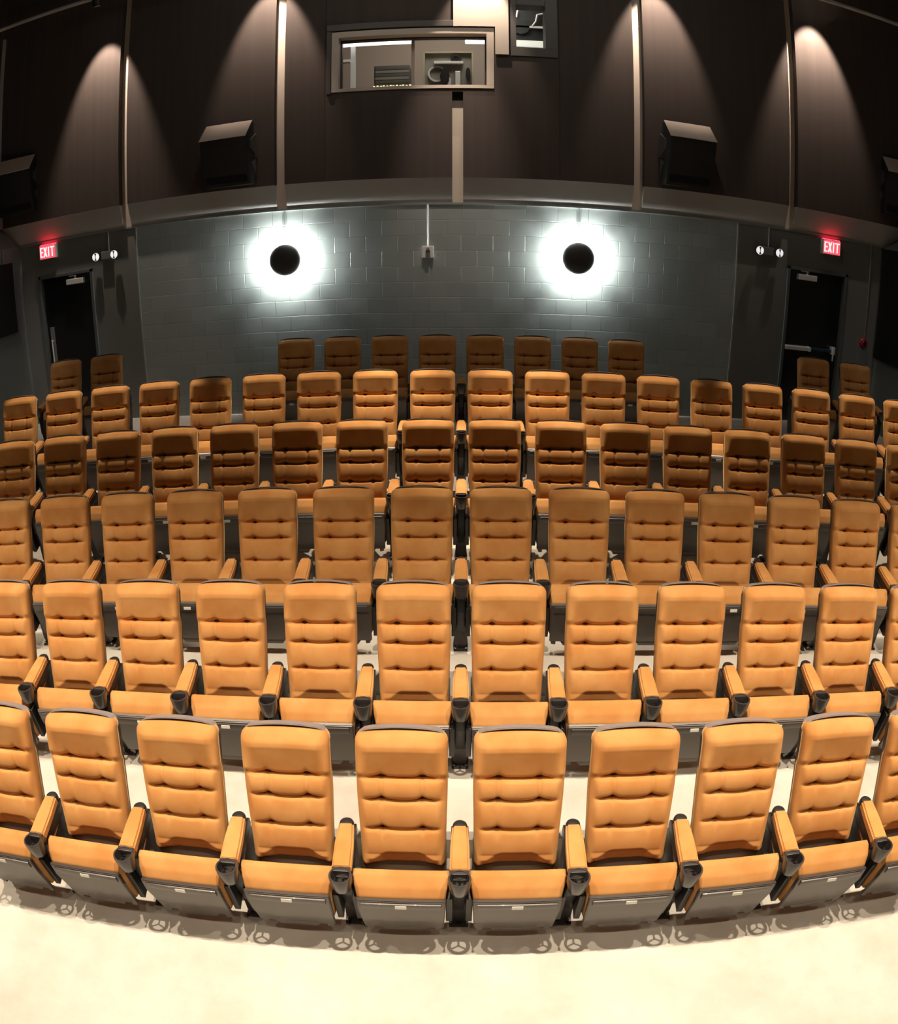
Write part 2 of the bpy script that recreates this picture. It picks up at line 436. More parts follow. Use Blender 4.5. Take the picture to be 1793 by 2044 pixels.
# ---------------------------------------------------------------- seats
PITCHW = .56
T0 = Vector((0, 0, 1.13)); DN = Vector((0, -.397, -.918)); NM = Vector((0, -.918, .397))
LB = .733
def smooth01(t): t = max(0, min(1, t)); return t * t * (3 - 2 * t)
def backrest_bm():
    bm = NB(); NU, NV = 84, 132
    g = []
    def halfw(t):
        w0 = .2190 - .012 * smooth01((t - .25) / .45)
        rt, rb = .042, .03
        if t < rt: w0 -= rt * .9 * (1 - math.sqrt(max(0, 1 - (1 - t / rt) ** 2)))
        if t > LB - rb: w0 -= rb * .8 * (1 - math.sqrt(max(0, 1 - (1 - (LB - t) / rb) ** 2)))
        return w0
    G = [(.238, .026), (.352, .023), (.512, .018)]
    for j in range(NV + 1):
        v = j / NV; row = []
        t = LB * v
        if j < 6: t = LB * (6 / NV) * (j / 6) ** 1.6
        wv = halfw(t)
        for i in range(NU + 1):
            u = -1 + 2 * i / NU
            u = math.copysign(1 - (1 - abs(u)) ** 1.15, u)
            x = wv * u
            de = min(wv - abs(x), t * 1.2, (LB - t) * 1.4)
            h = -.034 * (1 - math.sqrt(max(0, 1 - (1 - min(de / .034, 1)) ** 2)))
            edge = smooth01((wv - abs(x) - .012) / .035)
            # head bolster
            if t < .245:
                rise = smooth01(t / .07)
                brd = .016 * rise * smooth01((.245 - t) / .04)
                cen = .036 * rise - .30 * max(0, t - .085) * smooth01((t - .07) / .03)
                eb = smooth01((wv - abs(x) - .008) / .060)
                h += brd + (cen - brd) * eb
            # pillows between tuft lines
            segs = [(.238, .352, .016), (.352, .512, .015), (.512, .66, .012)]
            for a, b, amp in segs:
                if a <= t < b: h += amp * math.sin(PI * (t - a) / (b - a)) ** .7 * edge
            # tuft grooves with sagging seam between the buttons
            bx = .098
            for k, (gt, gd) in enumerate(G):
                mid = max(0, 1 - (x / bx) ** 2)
                sag = (.006, .011, .011)[k] * mid
                outer = smooth01((abs(x) - bx) / .07) * .006
                dt = t - (gt + sag + outer)
                win = 1 - smooth01((abs(x) - .135) / .055)
                sd = .0075 if dt > 0 else .012
                h -= gd * math.exp(-(dt / sd) ** 2) * win * (.85 + .25 * math.exp(-((abs(x) - bx) / .03) ** 2))
                rr = math.hypot((abs(x) - bx) / 1.25, t - gt)
                h -= .026 * math.exp(-(rr / .014) ** 2)
                h -= .007 * math.exp(-((abs(x) - bx) / .012) ** 2) * math.exp(-((t - gt) / .032) ** 2)
            if .238 < t < .352: h -= .007 * math.exp(-((abs(x) - bx) / .013) ** 2) * math.sin(PI * (t - .238) / .114) ** .5
            # faint vertical pulls joining the buttons
            if t > .238: h -= .0022 * math.exp(-((abs(x) - bx) / .006) ** 2) * smooth01((.62 - t) / .1)
            # lumbar crease, lower part turning under
            tc = .642 + .050 * smooth01((abs(x) - .07) / .09)
            if t > tc: h -= .55 * (t - tc) * edge
            row.append(bm.verts.new(T0 + DN * (t + .012 * (x / .22) ** 2 * max(0, 1 - t / .2)) + NM * h + Vector((x, 0, 0))))
        g.append(row)
    for j in range(NV):
        for i in range(NU): bm.faces.new((g[j][i], g[j][i + 1], g[j + 1][i + 1], g[j + 1][i]))
    # sides and back
    rim = [g[0][i] for i in range(NU + 1)] + [g[j][NU] for j in range(1, NV + 1)] + [g[NV][i] for i in range(NU - 1, -1, -1)] + [g[j][0] for j in range(NV - 1, 0, -1)]
    back = [bm.verts.new(v.co - NM * .035) for v in rim]
    n = len(rim)
    for i in range(n): bm.faces.new((rim[i], rim[(i + 1) % n], back[(i + 1) % n], back[i]))
    bm.faces.new(back)
    return bm

def shell_bm():
    """moulded shell behind the cushion, its top lip standing a little above the fabric"""
    t = bmesh.new(); pts = []
    W = .221; N = 14
    for i in range(N + 1):
        a = PI * i / N
    out = []
    top = .002; bot = .80; r = .060
    for k in range(9):
        a = PI / 2 * k / 8
        out.append((W - r + r * math.sin(a), top + r * .9 - r * .9 * math.cos(a) + 0))
    out.append((W - .002, .30)); out.append((W - .014, .74)); out.append((W - .035, bot))
    left = [(-x, tt) for x, tt in out[::-1]]
    mid = [(-.09, top - .006), (0, top - .008), (.09, top - .006)]
    poly = mid + out + left
    def P(x, tt, h): return T0 + DN * tt + NM * h + Vector((x, 0, 0))
    A = [t.verts.new(P(x, tt, -.045)) for x, tt in poly]; B = [t.verts.new(P(x * .97, tt + .006, -.088)) for x, tt in poly]
    t.faces.new(A); t.faces.new(B[::-1]); n = len(poly)
    for i in range(n): t.faces.new((A[i], B[i], B[(i + 1) % n], A[(i + 1) % n]))
    bmesh.ops.bevel(t, geom=list(t.edges), offset=.006, segments=2, affect='EDGES')
    bm = NB(); _merge(bm, t); return bm

def top_highlight_bm():  # thin strip, paler than the shell, standing in for its lit top edge
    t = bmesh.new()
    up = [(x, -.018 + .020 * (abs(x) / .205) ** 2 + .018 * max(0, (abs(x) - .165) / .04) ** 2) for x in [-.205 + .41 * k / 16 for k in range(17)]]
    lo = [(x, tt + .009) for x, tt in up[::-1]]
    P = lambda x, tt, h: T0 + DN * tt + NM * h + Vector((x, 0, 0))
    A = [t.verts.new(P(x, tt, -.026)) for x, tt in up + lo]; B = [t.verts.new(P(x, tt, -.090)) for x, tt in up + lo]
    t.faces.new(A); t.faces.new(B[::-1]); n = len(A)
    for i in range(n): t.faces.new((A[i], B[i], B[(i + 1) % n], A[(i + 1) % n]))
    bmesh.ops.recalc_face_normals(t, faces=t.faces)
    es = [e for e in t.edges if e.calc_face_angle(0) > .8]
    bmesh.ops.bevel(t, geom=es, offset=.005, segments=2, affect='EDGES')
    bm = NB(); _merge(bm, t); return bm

def seat_cushion_bm():
    """tip-up cushion in its raised position: the thick front lip faces up and forward"""
    t = bmesh.new()
    secs = [  # (y, z) ring corners going along depth: outline in yz, with half widths
        (-.405, .587, .2290), (-.440, .585, .2290), (-.493, .548, .2210), (-.526, .500, .206), (-.492, .30, .200), (-.452, .175, .190), (-.345, .175, .205), (-.365, .36, .225)]
    A = [t.verts.new((-w_, y, z)) for y, z, w_ in secs]; B = [t.verts.new((w_, y, z)) for y, z, w_ in secs]
    t.faces.new(A); t.faces.new(B[::-1]); n = len(secs)
    for i in range(n): t.faces.new((A[i], B[i], B[(i + 1) % n], A[(i + 1) % n]))
    bmesh.ops.bevel(t, geom=list(t.edges), offset=.012, segments=4, affect='EDGES', profile=.55)
    bm = NB(); _merge(bm, t)
    # slight hollow of the lip's rear edge, as the photograph's curved seat line
    for v in bm.verts:
        if v.co.z > .5: v.co.z -= .012 * max(0, 1 - (v.co.x / .2) ** 2)
    return bm

def seat_pan_bm():
    t = bmesh.new()
    W0, W1 = .212, .200
    pts = [(-.530, .506), (-.547, .495), (-.540, .41), (-.484, .160), (-.464, .163), (-.500, .30), (-.524, .485)]
    ws = [W0, W0, W0 - .003, W1, W1, W0 - .006, W0]
    A = [t.verts.new((-w_, y, z)) for (y, z), w_ in zip(pts, ws)]; B = [t.verts.new((w_, y, z)) for (y, z), w_ in zip(pts, ws)]
    t.faces.new(A); t.faces.new(B[::-1]); n = len(pts)
    for i in range(n): t.faces.new((A[i], B[i], B[(i + 1) % n], A[(i + 1) % n]))
    bmesh.ops.bevel(t, geom=list(t.edges), offset=.005, segments=2, affect='EDGES')
    bm = NB(); _merge(bm, t)
    # lower centre flap and hinge lugs below the pan
    prism(bm, [(-.13, .17), (.13, .17), (.10, .125), (-.10, .125)], -.478, -.460, 'Y', .004)
    for s in (-1, 1):
        prism(bm, [(s * .195, .17), (s * .155, .17), (s * .155, .135), (s * .185, .138)], -.480, -.458, 'Y', .003)
    # raised upper strip that carries the plate
    M = Matrix.Identity(4)
    prism(bm, [(-.541, .484), (-.555, .481), (-.549, .434), (-.537, .436)], -.19, .19, 'X', .003)
    return bm

def make_seat():
    root = empty('theatre_seat')
    mesh_obj('backrest', backrest_bm(), SUEDE, root, smooth=True)
    s = mesh_obj('back_shell', shell_bm(), SHELL, root, autos=35); s['label'] = 'grey plastic back shell'
    q = mesh_obj('top_highlight', top_highlight_bm(), HILITE, root, autos=40); q['label'] = 'top edge of the back shell, its highlight put in as light grey'
    mesh_obj('seat_cushion', seat_cushion_bm(), SUEDE, root, autos=50)
    p = mesh_obj('seat_pan', seat_pan_bm(), SHELL, root, autos=35); p['label'] = 'grey plastic underside of the raised seat'
    bm = NB(); box(bm, -.027, .027, -.004, .004, -.011, .011, .002, mtx=Matrix.Translation((0, -.555, .462)) @ Matrix.Rotation(-.12, 4, 'X'))
    q = mesh_obj('number_plate', bm, PLATE, p); q['label'] = 'small ivory plate'
    for sx in (-1, 1):
        bm = NB(); prism(bm, [(-.478, .43), (-.30, .46), (-.28, .33), (-.33, .20), (-.450, .18)], sx * .226 - .016, sx * .226 + .016, 'X', .005)
        mesh_obj('seat_hinge', bm, BLACK, root)
    return root

def make_arm():
    root = empty('seat_armrest')
    # upholstered pad
    t = bmesh.new()
    secs = [(-.448, .640, .585, .046), (-.30, .652, .600, .045), (-.17, .664, .612, .037)]
    rings = [[t.verts.new(p) for p in ((-w_, y, zb), (w_, y, zb), (w_, y, zt), (-w_, y, zt))] for y, zt, zb, w_ in secs]
    t.faces.new(rings[0]); t.faces.new(rings[-1][::-1])
    for a, b in zip(rings, rings[1:]):
        for i in range(4): t.faces.new((a[i], a[(i + 1) % 4], b[(i + 1) % 4], b[i]))
    bmesh.ops.recalc_face_normals(t, faces=t.faces)
    es = [e for e in t.edges if len(e.link_faces) == 2 and e.calc_face_angle(0) > .5]
    bmesh.ops.bevel(t, geom=es, offset=.010, segments=3, affect='EDGES')
    bm = NB(); _merge(bm, t)
    o = mesh_obj('armrest_pad', bm, SUEDE, root, autos=50); o['label'] = 'ochre upholstered pad'
    # black frame under the pad, rounded cap behind it
    bm = NB()
    prism(bm, [(-.46, .56), (-.46, .590), (-.15, .617), (-.125, .60), (-.125, .56), (-.20, .545), (-.40, .535)], -.043, .043, 'X', .004)
    t = bmesh.new()
    lathe(bm, [(0, .030), (.026, .028), (.034, .022), (.037, .010), (.037, -.03), (0, -.03)], 20, Matrix.Translation((0, -.163, .630)))
    mesh_obj('arm_frame', bm, BLACK, root, autos=40)
    # upholstered side panel under the arm
    bm = NB(); prism(bm, [(-.425, .535), (-.19, .550), (-.21, .44), (-.39, .40)], -.036, .036, 'X', .006)
    o = mesh_obj('side_panel', bm, SUEDE, root, autos=50); o['label'] = 'ochre panel under the arm'
    # cup holder with an open three-spoke bottom
    bm = NB()
    lathe(bm, [(.045, .030), (.053, .030), (.055, .022), (.049, -.045), (.042, -.075), (.0375, -.075), (.040, -.045), (.0435, .020), (.045, .030)], 28)
    for k in range(3):
        a = PI / 2 + k * 2 * PI / 3
        box(bm, 0, .040, -.0045, .0045, -.075, -.069, mtx=Matrix.Rotation(a, 4, 'Z'))
    lathe(bm, [(.040, -.030), (.043, -.030), (.043, -.036), (.036, -.036), (.040, -.030)], 28)
    bmesh.ops.translate(bm, verts=bm.verts, vec=(0, -.500, .615))
    box(bm, -.044, .044, -.475, -.445, .59, .642, .006)
    c = mesh_obj('cup_holder', bm, CUPM, root, autos=40); c['label'] = 'round cup holder with three-spoke open bottom'
    # standard (upright) and its foot
    bm = NB()
    prism(bm, [(-.43, .54), (-.13, .575), (-.10, .50), (-.16, .30), (-.22, .16), (-.36, .16), (-.42, .36)], -.030, .030, 'X', .006)
    prism(bm, [(-.40, .50), (-.16, .56), (-.18, .38), (-.26, .28), (-.40, .30)], -.040, .040, 'X', .010)
    mesh_obj('seat_standard', bm, BLACK, root, autos=40)
    bm = NB()
    prism(bm, [(-.034, .26), (.034, .26), (.046, .16), (.046, .05), (.030, .012), (-.030, .012), (-.046, .05), (-.046, .16)], -.345, -.265, 'Y', .004)
    prism(bm, [(-.05, -.375), (.05, -.375), (.055, -.30), (.05, -.20), (-.05, -.20), (-.055, -.30)], 0, .012, 'Z', .003)
    f = mesh_obj('standard_foot', bm, STEEL, root, autos=40)
    for sx in (-1, 1):
        bm = NB(); tube(bm, (sx * .037, -.355, .012), (sx * .037, -.355, .026), .010, 6)
        b = mesh_obj('anchor_bolt', bm, CHROME, f); b['label'] = 'bright anchor bolt'
    return root

ORD = ['first', 'second', 'third', 'fourth', 'fifth', 'sixth', 'seventh', 'eighth', 'ninth', 'tenth']
RN = ['front row', 'second row', 'third row', 'fourth row', 'fifth row', 'back row']
LOOK = ['ochre suede tufted seat', 'ochre suede tufted seat', 'rust-ochre tufted seat', 'tufted seat with shaded headrest', 'brightly topped ochre tufted seat', 'dark brown shaded seat']
def row_place(o, r, s):
    a = random.uniform(-.022, .022); P = Vector((0, -.36, .30)); Rm = Matrix.Rotation(a, 3, 'X')
    for ch in o.children:                       # each tip-up seat comes to rest at a slightly different angle
        if ch.name.split('.')[0] in ('seat_cushion', 'seat_pan'):
            ch.rotation_euler = (a, 0, 0); ch.location = P - Rm @ P
    x = s * PITCHW
    x = x - (2 * CV * CV / 3) * 0
    o.location = (x, ROWY[r] - CV * x * x, ROWZ[r]); o.rotation_euler = (0, 0, math.atan(-2 * CV * x))
NS = [5, 6, 7, 8, 9]
seatp = make_seat(); armp = make_arm(); usedS = usedA = False
def next_seat():
    global usedS
    if not usedS: usedS = True; return seatp
    return copy_tree(seatp)
def next_arm():
    global usedA
    if not usedA: usedA = True; return armp
    return copy_tree(armp)
for r in range(5):
    n = NS[r]
    for k in range(-n, n):
        s = k + .5; o = next_seat(); row_place(o, r, s)
        side_ = 'left' if s < 0 else 'right'; i = int(abs(s) - .5 + .01)
        tag(o, '%s, raised, %s, %s %s of the centre armrest' % (LOOK[r], RN[r], ORD[i], side_), 'seat', 'theatre seats in the ' + RN[r])
    for k in range(-n, n + 1):
        o = next_arm(); row_place(o, r, k)
        if k == 0: lb = 'padded armrest with cup holder in the centre of the %s' % RN[r]
        else: lb = 'padded armrest with cup holder, %s, %s %s of the centre one' % (RN[r], ORD[abs(k) - 1], 'left' if k < 0 else 'right')
        tag(o, lb, 'armrest', 'shared armrests of the ' + RN[r])
def back_row(seats, arms, where):
    for q, s in enumerate(seats):
        o = next_seat(); row_place(o, 5, s); tag(o, where[q], 'seat', 'theatre seats in the back row')
    for s, lb in arms:
        o = next_arm(); row_place(o, 5, s); tag(o, lb, 'armrest', 'shared armrests of the back row')
back_row([k + .5 for k in range(-4, 4)],
         [(k, ('padded armrest in the centre of the back row' if k == 0 else 'padded armrest, back row, %s %s of the centre one' % (ORD[abs(k) - 1], 'left' if k < 0 else 'right'))) for k in range(-4, 5)],
         ['dark brown shaded seat, back row against block wall, %s %s of centre' % (ORD[int(abs(k + .5))], 'left' if k < 0 else 'right') for k in range(-4, 4)])
back_row([-8.89, -7.86], [(-9.40, 'outer armrest of the back row pair by the left door'), (-8.375, 'shared middle armrest of the back row pair by the left door'), (-7.35, 'inner armrest of the back row pair by the left door')],
         ['dark brown seat directly before the left exit door', 'dark brown seat of the left door pair, nearer the block wall'])
back_row([7.83, 8.89], [(7.32, 'inner armrest of the back row pair by the right door'), (8.36, 'shared middle armrest of the back row pair by the right door'), (9.40, 'outer armrest of the back row pair by the right door')],
         ['dark brown seat directly before the right exit door', 'dark brown seat right of the right exit door'])

# ---------------------------------------------------------------- things on the lower back wall
for x, z, nm in ((-2.24, 2.947, 'left'), (1.47, 2.941, 'right')):
    e = empty('wall_sconce', (x, YL, z))
    tag(e, 'black dome wall lamp with bright white halo, %s one on the block wall' % nm, 'wall lamp', 'dome lamps on the block wall')
    bm = NB(); R = .208
    prof = [(R * math.sin(a), .095 * math.cos(a)) for a in [PI / 2 * k / 12 for k in range(13)]]
    prof = prof + [(R - .006, -.01), (R - .014, .0)] + [((R - .014) * math.sin(a), .080 * math.cos(a)) for a in [PI / 2 * (11 - k) / 12 for k in range(12)]]
    lathe(bm, prof, 48, Matrix.Translation((0, -.037, 0)) @ Matrix.Rotation(PI / 2, 4, 'X'))
    mesh_obj('dome_shade', bm, mat('black_dome_metal', (.045, .045, .042), rough=.42), e, autos=50)
    bm = NB(); lathe(bm, [(0, 0), (.05, 0), (.05, .006), (.012, .006), (.012, .10), (0, .10)], 24, Matrix.Translation((0, -.0005, 0)) @ Matrix.Rotation(PI / 2, 4, 'X'))
    mesh_obj('wall_mount', bm, WHITE, e)
    bm = NB(); tube(bm, (x + .0, YL - .004, z + .16), (x + .0, YL - .004, ZB - .02), .006, 10)
    tag(mesh_obj('electrical_conduit', bm, WALLDK, autos=40), 'thin painted conduit running up from the %s dome lamp' % nm, 'conduit', 'conduits on the back wall')

e = empty('wall_speaker_volume_box', (-.415, YL, 2.985))
e.name = 'sensor_box'
tag(e, 'small white square box below a conduit, between the two dome lamps', 'junction box')
bm = NB(); box(bm, -.068, .068, -.045, 0, -.075, .075, .006); mesh_obj('box_body', bm, WHITE, e)
bm = NB(); box(bm, -.028, .028, -.058, -.044, -.070, .030, .004); box(bm, -.018, .018, -.064, -.056, .012, .05, .003)
o = mesh_obj('grey_face', bm, GREYM, e); o['label'] = 'grey centre piece'
bm = NB(); tube(bm, (-.415, YL - .006, 3.06), (-.415, YL - .006, ZB - .02), .010, 12)
tag(mesh_obj('electrical_conduit', bm, ALU, autos=40), 'light grey conduit above the small white box', 'conduit', 'conduits on the back wall')

def exit_sign(x, z, side_):
    e = empty('exit_sign', (x, YL, z))
    tag(e, 'lit red and white EXIT sign above the %s door' % side_, 'sign', 'lit exit signs')
    W, H, D = .30, .215, .085
    bm = NB(); box(bm, -W / 2, W / 2, -D, 0, -H / 2, H / 2, .006)
    mesh_obj('sign_housing', bm, mat('sign_housing_grey', (.55, .58, .53), rough=.5), e)
    bm = NB(); box(bm, -W / 2 + .012, W / 2 - .012, -D - .004, -D, -H / 2 + .012, H / 2 - .012)
    f = mesh_obj('sign_face', bm, EXITR, e)
    bm = NB(); y0, y1 = -D - .008, -D - .004
    lh, st = .072, .017
    def r(a, b, c, d): box(bm, a, b, y0, y1, c, d)
    x0 = -.128
    r(x0, x0 + st, -lh, lh)
    for zz in (-lh, -st / 2, lh - st): r(x0 + st, x0 + .052, zz, zz + st)
    def diag(xa, xb, za, zb):
        prism(bm, [(xa, za), (xa + st * 1.2, za), (xb, zb), (xb - st * 1.2, zb)], y0, y1, 'Y')
    diag(-.068, -.002, -lh, lh)
    bm2 = bm
    prism(bm, [(-.068, lh), (-.068 + st * 1.2, lh), (-.002, -lh), (-.002 - st * 1.2, -lh)], y0 - .001, y1, 'Y')
    r(.016, .016 + st, -lh, lh)
    r(.050, .128, lh - st, lh); r(.089 - st / 2, .089 + st / 2, -lh, lh - st)
    o = mesh_obj('exit_lettering', bm, EXITW, f); o['label'] = 'white letters EXIT'
    bm = NB(); box(bm, -W / 2 + .02, W / 2 - .02, -D + .01, -.02, H / 2, H / 2 + .006)
    o = mesh_obj('glowing_top_edge', bm, EDGER, e); o['label'] = 'red glowing top edge'
exit_sign(-5.825, 3.462, 'left')
exit_sign(5.085, 3.458, 'right')

def emergency(x, side_, dx1, dx2):
    e = empty('emergency_light', (x, YL, 3.265))
    tag(e, 'two-headed emergency light beside the %s exit sign' % side_, 'emergency light', 'two-headed emergency lights')
    bm = NB(); box(bm, -.085, .085, -.06, 0, -.055, .06, .008); mesh_obj('battery_box', bm, GREYM, e)
    for dx in (dx1, dx2):
        bm = NB(); lathe(bm, [(0, -.04), (.045, -.035), (.064, .0), (.064, .02), (0, .02)], 24, Matrix.Translation((dx, -.085, 0)) @ Matrix.Rotation(PI / 2, 4, 'X'))
        h = mesh_obj('lamp_head', bm, BLACK, e, autos=40)
        bm = NB(); lathe(bm, [(0, .028), (.03, .027), (.056, .022), (.058, .019), (0, .019)], 24, Matrix.Translation((dx, -.085, 0)) @ Matrix.Rotation(PI / 2, 4, 'X'))
        l = mesh_obj('lens', bm, EMLENS, h, autos=40); l['label'] = 'white lens'
        bm = NB(); prism(bm, [(dx - .018, .052), (dx + .018, .052), (dx + .004, .012), (dx + .004, -.018), (dx + .018, -.052), (dx - .018, -.052), (dx - .004, -.018), (dx - .004, .012)], -.116, -.112, 'Y')
        mesh_obj('lens_notches', bm, GREYM, h)
    bm = NB(); tube(bm, (x + .02, YL - .014, 3.32), (x + .02, YL - .014, ZB - .02), .011, 10)
    tag(mesh_obj('electrical_conduit', bm, GREYM, autos=40), 'short grey conduit above the %s emergency light' % side_, 'conduit', 'conduits on the back wall')
emergency(-4.83, 'left', -.15, .15)
emergency(4.085, 'right', -.15, .15)

e = empty('fire_alarm', (5.83, YL, 2.145))
tag(e, 'small round red fire alarm right of the right exit door', 'fire alarm')
bm = NB(); lathe(bm, [(0, .03), (.06, .03), (.07, .02), (.072, 0), (0, 0)], 24, Matrix.Rotation(PI / 2, 4, 'X')); mesh_obj('alarm_base', bm, RED, e, autos=40)
bm = NB(); lathe(bm, [(0, .05), (.03, .045), (.038, .03), (0, .03)], 20, Matrix.Rotation(PI / 2, 4, 'X')); o = mesh_obj('alarm_centre', bm, BLACK, e, autos=40)
bm = NB(); tube(bm, (5.83, YL - .013, 2.21), (5.83, YL - .013, ZB - .02), .010, 10)
tag(mesh_obj('electrical_conduit', bm, WALLDK, autos=40), 'dark painted conduit above the red fire alarm', 'conduit', 'conduits on the back wall')

# acoustic panels on the side walls
for sgn, x, y1, lb in ((-1, XL, 8.60, 'black acoustic panel on the left side wall'), (1, XR, 8.88, 'black acoustic panel on the right side wall')):
    bm = NB()
    for k in range(3):
        a = y1 - 1.25 * (k + 1); b = y1 - 1.25 * k - .06
    box(bm, min(x, x - .06 * sgn), max(x, x - .06 * sgn), y1 - 1.3, y1, (2.37 if sgn < 0 else 1.95), (3.40 if sgn < 0 else 3.58), .01)
    tag(mesh_obj('acoustic_panel', bm, BLACKDUCT), lb, 'acoustic panel', 'acoustic panels on the side walls')
bm = NB(); tube(bm, (XL + .015, 8.42, 3.40), (XL + .015, 8.42, ZB), .018, 12)
tag(mesh_obj('electrical_conduit', bm, GREYM, autos=40), 'grey conduit above the black panel on the left side wall', 'conduit')

# ---------------------------------------------------------------- speakers on the upper wall
def speaker(x, z0, rz, lb, first=[None]):
    if first[0] is None:
        e = empty('wall_speaker')
        prof = [(-.06, .84), (-.14, .86), (-.36, .645), (-.33, .50), (-.20, .02), (-.06, .02)]
        bm = NB(); prism(bm, prof, -.315, .315, 'X', .008); mesh_obj('speaker_cabinet', bm, mat('black_speaker_vinyl', (.007, .007, .006), rough=.7), e, autos=40)
        bm = NB(); prism(bm, [(-.135, .872), (-.370, .642), (-.364, .636), (-.129, .866)], -.318, .318, 'X', .002)
        o = mesh_obj('top_face', bm, mat('lit_speaker_top', (.60, .50, .41), rough=.5), e); o['label'] = 'sloping top face, lamplight put in as pale colour'  # light from the spots above is put into this pale top colour
        bm = NB(); prism(bm, [(-.347, .60), (-.343, .60), (-.208, .06), (-.213, .06)], -.28, .28, 'X')
        mesh_obj('grille', bm, BLACKDUCT, e)
        bm = NB()
        for sx in (-1, 1):
            prism(bm, [(-.03, .70), (-.22, .60), (-.22, .50), (-.03, .40)], sx * .325 - .008, sx * .325 + .008, 'X')
            prism(bm, [(-.03, .36), (-.16, .30), (-.03, .16)], sx * .325 - .008, sx * .325 + .008, 'X')
        box(bm, -.34, .34, -.06, -.0, .38, .62)
        o = mesh_obj('bracket', bm, DARKFR, e)
        first[0] = e
    else: e = copy_tree(first[0])
    e.location = (x, YU, z0); e.rotation_euler = (0, 0, rz)
    tag(e, lb, 'speaker', 'wall speakers above the soffit band')
speaker(-2.88, 3.955, math.radians(-5), 'black wall speaker with pale lit top, between left wall columns')
speaker(2.80, 3.965, math.radians(5), 'black wall speaker with pale lit top, between right wall columns')
speaker(-6.28, 4.08, math.radians(12), 'dim wall speaker cut by the left picture edge, in the corner')
speaker(6.22, 4.08, math.radians(-12), 'dim wall speaker at the right picture edge, in the corner')

# ---------------------------------------------------------------- projection booth
# room behind the wall
bm = NB()
box(bm, -2.3, 2.3, 11.4, 11.5, 4.2, 7.2)
box(bm, -2.4, -2.3, 9.12, 11.5, 4.2, 7.2); box(bm, 2.3, 2.4, 9.12, 11.5, 4.2, 7.2)
box(bm, -2.4, 2.4, 9.12, 11.5, 4.1, 4.2); box(bm, -2.4, 2.4, 9.12, 11.5, 7.2, 7.3)
struct(mesh_obj('wall_booth', bm, BOOTHW), 'booth room seen through the projection windows')
# window 1
x0, x1, z0, z1 = -1.60, .40, 5.12, 5.97
bm = NB()
box(bm, x0, x1, YU - .02, YL + .16, z0, z0 + .045, .003); box(bm, x0, x1, YU - .02, YL + .16, z1 - .085, z1, .003)
box(bm, x0, x0 + .09, YU - .02, YL + .16, z0 + .0452, z1 - .0852, .003); box(bm, x1 - .09, x1, YU - .02, YL + .16, z0 + .0452, z1 - .0852, .003)
win = struct(mesh_obj('window_1', bm, FRAMEB), 'wide booth window with beige frame')
bm = NB()
box(bm, x0 + .09, x0 + .105, YL + .02, YL + .12, z0 + .045, z1 - .085); box(bm, x1 - .105, x1 - .09, YL + .02, YL + .12, z0 + .045, z1 - .085)
box(bm, x0 + .09, x1 - .09, YL + .02, YL + .12, z1 - .105, z1 - .085)
mesh_obj('window_gasket', bm, BLACK, win)
bm = NB(); box(bm, x0 + .09, x1 - .09, YL + .10, YL + .108, z0 + .045, z1 - .085)
mesh_obj('window_pane', bm, GLASS, win)
bm = NB(); box(bm, -.625, -.585, YL + .105, YL + .14, z0 + .045, z1 - .085)
mesh_obj('window_mullion', bm, FRAMEB, win)
bm = NB(); box(bm, -1.66, -1.605, YU - .03, YU - .001, 5.10, 5.984, .003); box(bm, -1.66, -.10, YU - .045, YU - .001, 5.985, 6.075, .006)
tag(mesh_obj('window_hood', bm, DARKFR), 'dark grey hood bar over and left of the booth window', 'window hood')
# beige plate hung over frame corner
bm = NB(); prism(bm, [(-.096, 6.9), (-.096, 5.985), (.415, 5.985), (.415, 5.592), (.58, 5.592), (.58, 6.9)], YU - .045, YU - .025, 'Y')
tag(mesh_obj('wall_panel', bm, BEIGE), 'brightly lit beige L-shaped panel between the two booth windows', 'panel')
# window 2 (projection port)
x0, x1, z0, z1 = .605, 1.19, 5.585, 7.0
bm = NB()
box(bm, x0, x1, YU - .02, YL + .16, z0, z0 + .12, .003); box(bm, x0, x0 + .07, YU - .02, YL + .16, z0 + .1202, z1 - .0502, .003)
box(bm, x1 - .15, x1, YU - .02, YL + .16, z0 + .1202, z1 - .0502, .003); box(bm, x0, x1, YU - .02, YL + .16, z1 - .05, z1, .003); box(bm, x0 + .0702, x1 - .1502, YU + .01, YL + .15, 6.34, 6.42)
w2 = struct(mesh_obj('window_2', bm, DARKFR), 'dark framed projection port right of the beige panel')
bm = NB(); box(bm, x0 + .07, x1 - .15, YL + .08, YL + .088, z0 + .12, z1 - .05); mesh_obj('window_pane', bm, GLASS, w2)
# machine seen in the port
e = empty('film_projector', (.90, 10.0, 4.2)); tag(e, 'dark projector seen through the narrow port, white bars across it', 'projector', 'projectors in the booth')
bm = NB(); box(bm, -.30, .30, -.05, .5, 1.30, 2.9, .02); lathe(bm, [(0, .04), (.12, .04), (.12, 0), (0, 0)], 24, Matrix.Translation((-.07, -.05, 2.15)) @ Matrix.Rotation(PI / 2, 4, 'X')); mesh_obj('projector_body', bm, mat('projector_black', (.03, .032, .03), rough=.4), e, autos=40)
bm = NB(); box(bm, -.16, .29, -.09, -.05, 1.83, 1.93); o = mesh_obj('lower_bar', bm, mat('glowing_white_bar', (.85, .85, .78), rough=.5, emit=((.95, 1, .85), .45)), e); o['label'] = 'white bar given a glow'  # glow put into the bar's material, it is no lamp
bm = NB(); box(bm, -.16, .29, -.09, -.05, 2.14, 2.17); mesh_obj('upper_bar', bm, WHITE, e)
